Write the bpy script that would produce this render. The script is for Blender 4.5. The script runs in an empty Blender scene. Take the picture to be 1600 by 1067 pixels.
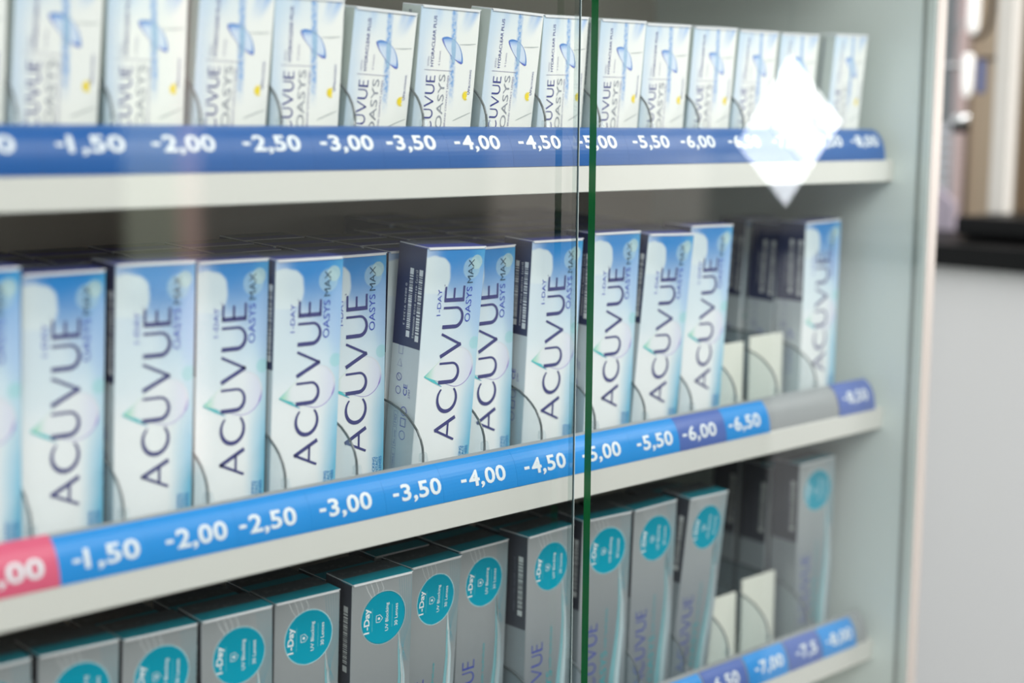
import bpy, bmesh, math, random
from mathutils import Vector, Matrix, Euler
random.seed(7)
C = bpy.context.scene.collection
R = math.radians
EYE = 1.30                                   # camera height above the floor

# ---------------------------------------------------------------- camera
sc = bpy.context.scene
cam = bpy.data.cameras.new('camera')
cam.sensor_width = 36.0
cam.lens = 2405.2 / 1600 * 36
cam.clip_start = 0.02
cam.dof.use_dof = True
cam.dof.focus_distance = 0.985
cam.dof.aperture_fstop = 2.65
cam.dof.aperture_blades = 9
co = bpy.data.objects.new('camera', cam)
C.objects.link(co)
r_, u_, f_ = (Vector((0.7212, -0.6927, 0.0089)), Vector((0.0915, 0.1079, 0.9899)), Vector((0.6867, 0.7131, -0.1412)))
m = Matrix((r_.normalized(), u_.normalized(), (-f_).normalized())).transposed().to_4x4()
m.translation = Vector((0, 0, EYE))
co.matrix_world = m
sc.camera = co

# ---------------------------------------------------------------- exposure, world, lights
sc.view_settings.view_transform = 'Standard'
sc.view_settings.look = 'None'
sc.view_settings.gamma = 1.0
sc.view_settings.use_curve_mapping = False
sc.view_settings.exposure = -0.04
sc.cycles.transparent_max_bounces = 24
w = bpy.data.worlds.new('room_light')
sc.world = w
w.use_nodes = True
w.node_tree.nodes['Background'].inputs[0].default_value = (0.97, 1.0, 1.03, 1)
w.node_tree.nodes['Background'].inputs[1].default_value = 1.0


def area(name, loc, target, sx, sy, power, col=(1, 1, 1)):
    l = bpy.data.lights.new(name, 'AREA')
    l.shape = 'RECTANGLE'
    l.size = sx
    l.size_y = sy
    l.energy = power
    l.color = col
    o = bpy.data.objects.new(name, l)
    C.objects.link(o)
    o.location = loc
    o.rotation_euler = (Vector(target) - Vector(loc)).to_track_quat('-Z', 'Y').to_euler()
    return o


area('ceiling_lamp', (0.9, -0.9, 2.75), (0.75, 0.75, 1.1), 1.6, 1.0, 30, (1, 0.99, 0.97))
area('added_fill_light', (-0.6, -1.2, 2.65), (0.95, 0.75, 1.05), 1.9, 1.3, 34, (0.98, 1.0, 1.0))  # fill light added to brighten the cabinet inside and the box fronts
area('ceiling_lamp_far', (2.6, -0.6, 2.75), (2.3, 1.2, 1.0), 1.2, 1.2, 34, (1, 0.985, 0.965))


# ---------------------------------------------------------------- node helper
class F:
    """A value inside a node tree with ordinary arithmetic."""
    def __init__(s, t, v): s.t, s.v = t, v
    def _op(s, op, *a, clamp=False):
        n = s.t.nodes.new('ShaderNodeMath'); n.operation = op; n.use_clamp = clamp
        for i, x in enumerate((s,) + a):
            x = x.v if isinstance(x, F) else x
            if isinstance(x, (int, float)): n.inputs[i].default_value = x
            else: s.t.links.new(x, n.inputs[i])
        return F(s.t, n.outputs[0])
    def __add__(s, o): return s._op('ADD', o)
    def __sub__(s, o): return s._op('SUBTRACT', o)
    def __rsub__(s, o): return (s * -1) + o
    def __mul__(s, o): return s._op('MULTIPLY', o)
    def __truediv__(s, o): return s._op('DIVIDE', o)
    __radd__ = __add__
    __rmul__ = __mul__
    def pow(s, o): return s._op('POWER', o)
    def abs(s): return s._op('ABSOLUTE')
    def sqrt(s): return s._op('SQRT')
    def max(s, o): return s._op('MAXIMUM', o)
    def min(s, o): return s._op('MINIMUM', o)
    def lt(s, o): return s._op('LESS_THAN', o)
    def gt(s, o): return s._op('GREATER_THAN', o)
    def ss(s, a, b):
        n = s.t.nodes.new('ShaderNodeMapRange'); n.interpolation_type = 'SMOOTHSTEP'
        s.t.links.new(s.v, n.inputs['Value'])
        inv = a > b
        n.inputs['From Min'].default_value = min(a, b); n.inputs['From Max'].default_value = max(a, b)
        n.inputs['To Min'].default_value = 1.0 if inv else 0.0; n.inputs['To Max'].default_value = 0.0 if inv else 1.0
        return F(s.t, n.outputs[0])


def mix(t, fac, a, b):
    n = t.nodes.new('ShaderNodeMix'); n.data_type = 'RGBA'
    for sk, x in ((n.inputs[0], fac), (n.inputs[6], a), (n.inputs[7], b)):
        x = x.v if isinstance(x, F) else x
        if isinstance(x, tuple): sk.default_value = (*x, 1) if len(x) == 3 else x
        elif isinstance(x, (int, float)): sk.default_value = x
        else: t.links.new(x, sk)
    return n.outputs[2]


def coords(t, W=1.0, H=1.0):
    tc = t.nodes.new('ShaderNodeTexCoord')
    sp = t.nodes.new('ShaderNodeSeparateXYZ')
    t.links.new(tc.outputs['Object'], sp.inputs[0])
    x, y, z = (F(t, sp.outputs[i]) for i in range(3))
    return tc, x / W + 0.5, y, z / H


def noise(t, tc, scale, detail=2.0):
    n = t.nodes.new('ShaderNodeTexNoise'); n.inputs['Scale'].default_value = scale
    n.inputs['Detail'].default_value = detail
    t.links.new(tc.outputs['Object'], n.inputs['Vector'])
    return F(t, n.outputs[0])


def srgb(r, g, b):
    f = lambda c: (c / 255 / 12.92) if c / 255 <= 0.04045 else ((c / 255 + 0.055) / 1.055) ** 2.4
    return (f(r), f(g), f(b))


def mat(name, col, rough=0.5, metal=0.0, spec=0.5, bump=0.0, vary=0.0, vscale=40, emit=None):
    m = bpy.data.materials.new(name); m.use_nodes = True
    t = m.node_tree; b = t.nodes['Principled BSDF']
    b.inputs['Base Color'].default_value = (*col, 1)
    b.inputs['Roughness'].default_value = rough
    b.inputs['Metallic'].default_value = metal
    b.inputs['Specular IOR Level'].default_value = spec
    if vary or bump:
        tc = t.nodes.new('ShaderNodeTexCoord')
        n = noise(t, tc, vscale, 3)
        if vary:
            d = tuple(max(0, c * (1 - vary)) for c in col)
            t.links.new(mix(t, n, d, col), b.inputs['Base Color'])
        if bump:
            bp = t.nodes.new('ShaderNodeBump'); bp.inputs['Strength'].default_value = bump
            bp.inputs['Distance'].default_value = 0.001
            t.links.new(n.v, bp.inputs['Height']); t.links.new(bp.outputs[0], b.inputs['Normal'])
    if emit:
        b.inputs['Emission Color'].default_value = (*emit[0], 1)
        b.inputs['Emission Strength'].default_value = emit[1]
    return m


def principled(name, rough=0.45, metal=0.0, spec=0.5):
    m = bpy.data.materials.new(name); m.use_nodes = True
    b = m.node_tree.nodes['Principled BSDF']
    b.inputs['Roughness'].default_value = rough; b.inputs['Metallic'].default_value = metal
    b.inputs['Specular IOR Level'].default_value = spec
    return m, m.node_tree, b


def clear(name, tint, base=0.035, power=1.0, grey=None, gfac=0.0):
    """Thin clear sheet: straight-through transmission plus a Fresnel mirror."""
    m = bpy.data.materials.new(name); m.use_nodes = True
    t = m.node_tree; t.nodes.clear()
    out = t.nodes.new('ShaderNodeOutputMaterial')
    tr = t.nodes.new('ShaderNodeBsdfTransparent'); tr.inputs[0].default_value = (*tint, 1)
    gl = t.nodes.new('ShaderNodeBsdfGlossy'); gl.inputs['Roughness'].default_value = 0.0
    gl.inputs[0].default_value = (1, 1, 1, 1)
    g = t.nodes.new('ShaderNodeNewGeometry')
    d = t.nodes.new('ShaderNodeVectorMath'); d.operation = 'DOT_PRODUCT'
    t.links.new(g.outputs['Normal'], d.inputs[0]); t.links.new(g.outputs['Incoming'], d.inputs[1])
    c = F(t, d.outputs['Value']).abs()
    fac = ((1.0 - c).max(0.0).pow(5.0) * (1 - base) + base) * power
    s = t.nodes.new('ShaderNodeMixShader')
    t.links.new(fac.v, s.inputs[0]); t.links.new(tr.outputs[0], s.inputs[1]); t.links.new(gl.outputs[0], s.inputs[2])
    last = s
    if gfac:
        df = t.nodes.new('ShaderNodeBsdfDiffuse'); df.inputs[0].default_value = (*grey, 1)
        s2 = t.nodes.new('ShaderNodeMixShader'); s2.inputs[0].default_value = gfac
        t.links.new(s.outputs[0], s2.inputs[1]); t.links.new(df.outputs[0], s2.inputs[2]); last = s2
    t.links.new(last.outputs[0], out.inputs[0])
    return m


# ---------------------------------------------------------------- mesh helpers
def link(name, me, mats, parent=None):
    o = bpy.data.objects.new(name, me); C.objects.link(o)
    for k in (mats if isinstance(mats, (list, tuple)) else [mats]): me.materials.append(k)
    if parent: o.parent = parent
    return o


def obj(name, bm, mats, parent=None, smooth=False):
    me = bpy.data.meshes.new(name)
    bmesh.ops.recalc_face_normals(bm, faces=bm.faces)
    bm.to_mesh(me); bm.free()
    if smooth:
        for p in me.polygons: p.use_smooth = True
    return link(name, me, mats, parent)


def tag(o, label, cat, group=None, kind=None):
    o['label'] = label; o['category'] = cat
    if group: o['group'] = group
    if kind: o['kind'] = kind
    return o


def structure(o, label=None, cat=None):
    o['kind'] = 'structure'
    if label: o['label'] = label
    if cat: o['category'] = cat
    return o


def empty(name, loc, label, cat, group=None):
    o = bpy.data.objects.new(name, None); C.objects.link(o); o.location = loc
    o.empty_display_size = 0.02
    return tag(o, label, cat, group)


def add_box(bm, x0, x1, y0, y1, z0, z1, bev=0.0, mi=0, seg=2):
    r = bmesh.ops.create_cube(bm, size=1.0)
    vs = r['verts']
    for v in vs:
        v.co = Vector((x0 + (v.co.x + .5) * (x1 - x0), y0 + (v.co.y + .5) * (y1 - y0), z0 + (v.co.z + .5) * (z1 - z0)))
    fs = set(f for v in vs for f in v.link_faces)
    for f in fs: f.material_index = mi
    if bev:
        es = list(set(e for v in vs for e in v.link_edges))
        q = bmesh.ops.bevel(bm, geom=es, offset=bev, segments=seg, profile=0.5, affect='EDGES', material=mi)
    return bm


def prism_x(bm, prof, x0, x1, mi=0):
    """Extrude a closed (y,z) outline along x."""
    a = [bm.verts.new((x0, y, z)) for y, z in prof]; b = [bm.verts.new((x1, y, z)) for y, z in prof]
    n = len(prof)
    fs = [bm.faces.new(a[::-1]), bm.faces.new(b)]
    for i in range(n): fs.append(bm.faces.new((a[i], a[(i + 1) % n], b[(i + 1) % n], b[i])))
    for f in fs: f.material_index = mi
    return bm


def add_lathe(bm, prof, n=24, c=(0, 0, 0), mi=0):
    rings = []
    for r, z in prof:
        rings.append([bm.verts.new((c[0] + r * math.cos(2 * math.pi * i / n), c[1] + r * math.sin(2 * math.pi * i / n), c[2] + z)) for i in range(n)])
    for a, b in zip(rings, rings[1:]):
        for i in range(n):
            f = bm.faces.new((a[i], a[(i + 1) % n], b[(i + 1) % n], b[i])); f.material_index = mi; f.smooth = True
    for rg in (rings[0], rings[-1]):
        try: bm.faces.new(rg).material_index = mi
        except ValueError: pass
    return bm


def add_tube(bm, pts, rad, n=10, mi=0):
    pts = [Vector(p) for p in pts]; rings = []
    for i, p in enumerate(pts):
        d = (pts[min(i + 1, len(pts) - 1)] - pts[max(i - 1, 0)]).normalized()
        a = d.orthogonal().normalized(); b = d.cross(a)
        rr = rad[i] if isinstance(rad, (list, tuple)) else rad
        if i and rings:
            a = (rings[-1][0].co - pts[i - 1]); a = (a - d * a.dot(d)).normalized(); b = d.cross(a)
        rings.append([bm.verts.new(p + (a * math.cos(2 * math.pi * k / n) + b * math.sin(2 * math.pi * k / n)) * rr) for k in range(n)])
    for a, b in zip(rings, rings[1:]):
        for k in range(n):
            f = bm.faces.new((a[k], a[(k + 1) % n], b[(k + 1) % n], b[k])); f.smooth = True; f.material_index = mi
    bm.faces.new(rings[0][::-1]).material_index = mi; bm.faces.new(rings[-1]).material_index = mi
    return bm


# --- flat print helpers: 2-D shapes as (verts, faces) lists in a text plane
class P2:
    """Printed shapes gathered in a plane (s along the line, t up), then mapped to 3-D."""
    def __init__(s): s.v = []; s.f = []
    def add(s, vs, fs, mi=0):
        o = len(s.v); s.v += vs; s.f += [(tuple(i + o for i in f), mi) for f in fs]
    def rect(s, x0, x1, y0, y1, mi=0): s.add([(x0, y0), (x1, y0), (x1, y1), (x0, y1)], [(0, 1, 2, 3)], mi)
    def strip(s, pts, ws, mi=0):
        n = len(pts); vs = []
        for i, p in enumerate(pts):
            q0, q1 = pts[max(i - 1, 0)], pts[min(i + 1, n - 1)]
            dx, dy = q1[0] - q0[0], q1[1] - q0[1]; L = math.hypot(dx, dy) or 1
            w = (ws[i] if isinstance(ws, (list, tuple)) else ws) / 2
            vs += [(p[0] - dy / L * w, p[1] + dx / L * w), (p[0] + dy / L * w, p[1] - dx / L * w)]
        s.add(vs, [(2 * i, 2 * i + 1, 2 * i + 3, 2 * i + 2) for i in range(n - 1)], mi)
    def disc(s, c, r, n=48, mi=0):
        s.add([(c[0] + r * math.cos(2 * math.pi * i / n), c[1] + r * math.sin(2 * math.pi * i / n)) for i in range(n)], [tuple(range(n))], mi)
    def ring(s, c, r, w, n=40, mi=0, a0=0, a1=360):
        pts = [(c[0] + r * math.cos(R(a0 + (a1 - a0) * i / n)), c[1] + r * math.sin(R(a0 + (a1 - a0) * i / n))) for i in range(n + 1)]
        s.strip(pts, w, mi)
    def poly(s, pts, mi=0): s.add(list(pts), [tuple(range(len(pts)))], mi)
    def text(s, body, x, y, size, mi=0, bold=0.0, width=None, align='L', sx=1.0, space=1.0, res=3):
        vs, fs, (a, b) = text_geo(body, bold, space, res)
        k = size / 0.72           # size = cap height
        kx = k * sx
        if width: kx = width / (b - a)
        off = {'L': -a * kx, 'C': -(a + b) / 2 * kx, 'R': -b * kx}[align]
        s.add([(x + off + p[0] * kx, y + p[1] * k) for p in vs], fs, mi)
    def build(s, name, mapf, mats, parent=None, cuts=None):
        me = bpy.data.meshes.new(name)
        bm = bmesh.new()
        vv = [bm.verts.new((p[0], p[1], 0)) for p in s.v]
        for f, mi in s.f:
            try: bm.faces.new([vv[i] for i in f]).material_index = mi
            except ValueError: pass
        if cuts:
            for cy in cuts:
                bmesh.ops.bisect_plane(bm, geom=bm.verts[:] + bm.edges[:] + bm.faces[:], plane_co=(0, cy, 0), plane_no=(0, 1, 0))
        for v in bm.verts: v.co = Vector(mapf(v.co.x, v.co.y))
        bm.to_mesh(me); bm.free()
        return link(name, me, mats, parent)


_tg = {}
def text_geo(body, bold, space, res):
    key = (body, bold, space, res)
    if key not in _tg:
        c = bpy.data.curves.new('print', 'FONT'); c.body = body; c.offset = bold; c.resolution_u = res; c.space_character = space
        o = bpy.data.objects.new('print', c)
        me = bpy.data.meshes.new_from_object(o)
        vs = [(v.co.x, v.co.y) for v in me.vertices]; fs = [tuple(p.vertices) for p in me.polygons]
        xs = [v[0] for v in vs]
        _tg[key] = (vs, fs, (min(xs), max(xs)))
        bpy.data.objects.remove(o); bpy.data.curves.remove(c); bpy.data.meshes.remove(me)
    return _tg[key]


def brand(p, x, y, cap, length, mi=0, k=1.0):
    """The six wide capitals on the boxes, drawn as strokes of varying weight; (x, y) is the start of the baseline."""
    TK, TN = 0.150 * k, 0.092 * k
    arc = lambda cx, cy, rx, ry, a0, a1, n: [(cx + rx * math.cos(R(a0 + (a1 - a0) * i / n)), cy + ry * math.sin(R(a0 + (a1 - a0) * i / n))) for i in range(n + 1)]
    G = {}
    G['A'] = (0.92, [([(0.03, 0), (0.455, 1)], TN), ([(0.42, 1), (0.87, 0)], TK), ([(0.2, 0.34), (0.70, 0.34)], TN)])
    ca = arc(0.52, 0.5, 0.47, 0.47, 42, 318, 22)
    G['C'] = (0.92, [(ca, [TN * .8 + (TK - TN * .8) * math.sin(math.pi * i / 22) for i in range(23)])])
    ua = [(0.07, 1)] + arc(0.41, 0.37, 0.34, 0.34, 180, 360, 16) + [(0.75, 1)]
    G['U'] = (0.82, [(ua, [TK] * 5 + [TK + (TN - TK) * i / 9 for i in range(10)] + [TN] * 4)])
    G['V'] = (0.90, [([(0.04, 1), (0.47, 0)], TK), ([(0.44, 0), (0.86, 1)], TN)])
    G['E'] = (0.56, [([(0.07, 0), (0.07, 1)], TK), ([(0.07, 1 - TN / 2), (0.55, 1 - TN / 2)], TN), ([(0.07, .52), (0.5, .52)], TN), ([(0.07, TN / 2), (0.56, TN / 2)], TN)])
    tot = sum(G[c][0] for c in 'ACUVUE') + 5 * 0.14
    sx = length / tot / cap
    cx = 0
    for c in 'ACUVUE':
        wd, st = G[c]
        for pts, wt in st:
            p.strip([(x + (cx + a) * cap * sx, y + b * cap) for a, b in pts], [q * cap for q in wt] if isinstance(wt, list) else wt * cap, mi)
        cx += wd + 0.14


# ---------------------------------------------------------------- materials
white_board = mat('white_laminate', srgb(214, 214, 207), 0.45, vary=0.03, vscale=9)
panel_board = mat('pale_laminate', srgb(226, 236, 231), 0.5, vary=0.03, vscale=5)
back_board = mat('taupe_laminate', srgb(206, 198, 186), 0.6, vary=0.05, vscale=4)
rail_grey = mat('grey_rail_plastic', srgb(146, 150, 151), 0.3, vary=0.05, vscale=30)
tray_grey = mat('pale_tray_plastic', srgb(170, 178, 178), 0.5, vary=0.05)
pusher_white = mat('white_pusher_plastic', srgb(228, 231, 220), 0.45, vary=0.02)
acrylic = clear('clear_acrylic', (0.93, 0.955, 0.965), 0.03, 1.0, (0.62, 0.70, 0.72), 0.07)
acrylic_edge = mat('dark_acrylic_edge', srgb(92, 100, 102), 0.25, vary=0.3, vscale=80)
glass = clear('clear_glass', (0.985, 0.992, 0.988), 0.04, 1.9)
glass_rear = clear('coated_glass_rear', (0.985, 0.992, 0.988), 0.0, 0.0)
glass_edge = mat('green_glass_edge', srgb(8, 92, 44), 0.25, vary=0.3, vscale=12)
glass_end = clear('clear_polished_end', (0.72, 0.80, 0.79), 0.10, 1.0)
glass_edge_pale = mat('pale_glass_edge', srgb(120, 150, 146), 0.2, vary=0.3, vscale=8)

navy_ink = mat('navy_print', srgb(78, 80, 132), 0.4, vary=0.05)
blue_ink = mat('blue_print', srgb(72, 88, 188), 0.4, vary=0.05)
slate_ink = mat('slate_print', srgb(66, 88, 108), 0.4, vary=0.05)
cyan_ink = mat('cyan_print', srgb(50, 140, 200), 0.4, vary=0.05)
deep_ink = mat('deep_blue_print', srgb(46, 58, 140), 0.4, vary=0.05)
grey_ink = mat('grey_print', srgb(150, 155, 166), 0.4, vary=0.05)
violet_ink = mat('violet_grey_print', srgb(150, 148, 178), 0.4, vary=0.05)
teal_ink = mat('teal_print', srgb(40, 176, 186), 0.4, vary=0.05)
ticket_ink = mat('ticket_white_print', srgb(222, 229, 232), .4, vary=.03)
white_ink = mat('white_print', srgb(236, 240, 240), 0.4, vary=0.03)
pale_ink = mat('pale_print', srgb(196, 202, 208), 0.4, vary=0.05)
dim_ink = mat('dim_print', srgb(120, 126, 140), 0.4, vary=0.05)
yellow_ink = mat('yellow_print', srgb(252, 226, 40), 0.4, vary=0.05)
mid_blue_ink = mat('mid_blue_print', srgb(74, 134, 208), 0.35, vary=0.05)
crease_shade_tone = mat('crease_shade', srgb(186, 192, 190), 0.6, vary=0.05)  # shade of the embossed crease lines, put into their colour
card_white = mat('white_card_edge', srgb(232, 234, 236), 0.6, vary=0.03)


def carton_mats_sky(W, H, D):
    m, t, b = principled('sky_print_front', 0.32)
    tc, u, y, v = coords(t, W, H)
    n = noise(t, tc, 45, 2)
    v2 = v + (n - 0.5) * 0.05
    u2 = u + (n - 0.5) * 0.10
    top = v2.ss(0.56, 0.98) * (u2.ss(-0.25, 0.35) * 0.75 + 0.25)
    col = mix(t, top, srgb(241, 245, 245), srgb(42, 132, 202))
    right = u2.ss(0.66, 1.04) * (v.ss(0.62, 0.15) * 0.55 + 0.42)
    col = mix(t, right, col, srgb(98, 190, 224))
    haze = (v2.ss(0.40, 0.66) * v2.ss(0.92, 0.66)) * 0.34
    col = mix(t, haze, col, srgb(168, 214, 240))
    lilac = ((u - 0.96) / 0.22).pow(2.0) + ((v - 0.78) / 0.2).pow(2.0)
    col = mix(t, lilac.ss(1.0, 0.0) * 0.55, col, srgb(176, 200, 240))
    cl = (((u2 - 0.08) / 0.34).abs().pow(3.0) + ((v2 - 0.885) / 0.075).abs().pow(3.0)).ss(1.15, 0.72)
    cl2 = (((u2 - 0.05) / 0.62).abs().pow(2.0) + ((v2 - 0.70) / 0.17).abs().pow(2.0)).ss(1.2, 0.35)
    col = mix(t, cl * 0.78, col, srgb(226, 236, 232))
    col = mix(t, cl2 * 0.7, col, srgb(224, 236, 240))
    for cu, cv, ru, cc, k in ((0.86, 0.935, 0.10, (208, 226, 200), 0.5), (0.78, 0.91, 0.15, (196, 222, 220), 0.4), (0.93, 0.60, 0.09, (150, 214, 214), 0.5)):
        d = ((u - cu) / ru).pow(2.0) + ((v - cv) / (ru * W / H)).pow(2.0)
        col = mix(t, d.ss(1.1, 0.75) * k, col, srgb(*cc))
    t.links.new(col, b.inputs['Base Color'])
    s, t, b = principled('navy_and_pale_side', 0.4)
    tc, u, y, v = coords(t, W, H)
    t.links.new(mix(t, v.gt(0.585), srgb(206, 216, 219), srgb(68, 74, 104)), b.inputs['Base Color'])
    tp, t, b = principled('navy_lid', 0.35)
    tc, u, y, v = coords(t, W, H)
    n = noise(t, tc, 220, 2)
    dark = mix(t, n.gt(0.62) * (y / D).gt(0.62) * 0.35, srgb(100, 108, 124), srgb(150, 156, 168))
    t.links.new(mix(t, (y / D).lt(0.46), dark, srgb(72, 84, 168)), b.inputs['Base Color'])
    return m, s, tp


def carton_mats_silver(W, H, D):
    m, t, b = principled('silver_foil_front', 0.36, 0.45)
    tc, u, y, v = coords(t, W, H)
    n = noise(t, tc, 30, 2)
    col = mix(t, v.ss(0.25, 0.8), srgb(158, 166, 172), srgb(188, 194, 196))
    lines = None
    rb = u.ss(0.70, 1.0) * v.ss(0.55, 0.70) * v.ss(0.98, 0.8)
    col = mix(t, rb * 0.45, col, srgb(128, 178, 188))
    rw = (u + (v - 0.5) * 0.10 - 0.97).abs()
    col = mix(t, rw.ss(0.10, 0.0) * v.ss(0.62, 0.4) * 0.5, col, srgb(206, 224, 230))
    t.links.new(mix(t, n * 0.12, col, srgb(140, 148, 152)), b.inputs['Base Color'])
    s, t, b = principled('charcoal_and_grey_side', 0.4)
    tc, u, y, v = coords(t, W, H)
    t.links.new(mix(t, v.gt(0.565), srgb(146, 156, 160), srgb(74, 78, 86)), b.inputs['Base Color'])
    tp, t, b = principled('charcoal_and_teal_lid', 0.35)
    tc, u, y, v = coords(t, W, H)
    n = noise(t, tc, 260, 2)
    dark = mix(t, n.gt(0.60) * (y / D).gt(0.45) * 0.3, srgb(78, 84, 88), srgb(140, 148, 146))
    t.links.new(mix(t, (y / D).lt(0.42), dark, srgb(30, 140, 156)), b.inputs['Base Color'])
    return m, s, tp


def carton_mats_streak(W, H, D):
    m, t, b = principled('pale_streaked_front', 0.4)
    tc, u, y, v = coords(t, W, H)
    n = noise(t, tc, 60, 3)
    u2 = u + (n - 0.5) * 0.06
    col = mix(t, u2.ss(0.30, 0.0) * 0.85, srgb(242, 244, 239), srgb(202, 220, 236))
    col = mix(t, (v.ss(0.72, 1.0) * u2.ss(0.95, 0.2)) * 0.6, col, srgb(190, 216, 236))
    for cu, sl, k in ((0.80, 0.5, 0.55), (0.93, 0.9, 0.8), (0.30, 0.02, 0.35)):
        d = (u - cu - (v - 1.0) * sl).abs()
        col = mix(t, d.ss(0.10, 0.0) * v.ss(0.82, 1.0) * k, col, srgb(126, 176, 230))
    x0 = (v - 1.0) * -0.09 + 0.555 + (n - 0.5) * 0.04
    d = (u - x0).abs()
    st = d.ss(0.070, 0.01) * v.ss(0.34, 0.56)
    fl = noise(t, tc, 420, 2).ss(0.40, 0.6) * 0.45 + 0.42
    col = mix(t, st * fl, col, srgb(84, 152, 218))
    t.links.new(col, b.inputs['Base Color'])
    s, t, b = principled('pale_grey_side', 0.45)
    tc, u, y, v = coords(t, W, H)
    n = noise(t, tc, 30, 2)
    t.links.new(mix(t, n * v.ss(0.6, 0.2), srgb(200, 210, 205), srgb(186, 206, 222)), b.inputs['Base Color'])
    tp, t, b = principled('pale_lid', 0.45)
    tc, u, y, v = coords(t, W, H)
    t.links.new(mix(t, (y / D).gt(0.55), srgb(206, 216, 222), srgb(190, 200, 196)), b.inputs['Base Color'])
    return m, s, tp


# ---------------------------------------------------------------- the three carton designs
EPS = 0.00022
def front(x0=0.0):                       # text running upwards, letter tops to the left, on the front face
    return lambda s, t: (x0 - t, -EPS, s)
def front2(e):
    return lambda s, t: (-t, -e, s)
def flat(e):                             # plain (x, z) on the front face
    return lambda s, t: (s, -e, t)
def side(W, e=EPS):                      # text running downwards on the left side, letter tops to the front
    return lambda s, t: (-W / 2 - e, -t, -s)
def side_up(W, e=EPS):                   # text running upwards on the left side, letter tops to the back
    return lambda s, t: (-W / 2 - e, t, s)


def carton(name, W, H, D, mats):
    bm = bmesh.new(); add_box(bm, -W / 2, W / 2, 0, D, 0, H - 0.0006, 0.0004, seg=1)
    bm.normal_update()
    for f in bm.faces:
        n = f.normal
        f.material_index = 0 if n.y < -0.6 else (2 if n.z > 0.6 else 1)
    root = obj(name, bm, list(mats))
    bm = bmesh.new()
    add_box(bm, -W / 2 + .0002, W / 2 - .0002, -0.0006, D - .0004, H - 0.0006, H, 0)
    bm.normal_update()
    for f in bm.faces: f.material_index = 0 if f.normal.z > .5 else 1
    add_box(bm, -W / 2 + .0012, W / 2 - .0012, -0.0006, -0.00015, H - 0.0016, H - 0.0006, 0, 1)
    obj('lid_flap', bm, [mats[2], card_white], root)
    return root


def barcode(p, s0, s1, t0, t1, mi, seed):
    rnd = random.Random(seed); p.rect(s0, s0 + .004, t0, t1, mi); p.rect(s1 - .004, s1, t0, t1, mi)
    s = s0 + .0046
    while s < s1 - .0052:
        wd = rnd.choice((.0004, .0006, .0009, .0013)); p.rect(s, min(s + wd, s1 - .0046), t0, t1, mi); s += wd + rnd.choice((.0004, .0005, .0008))


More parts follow.
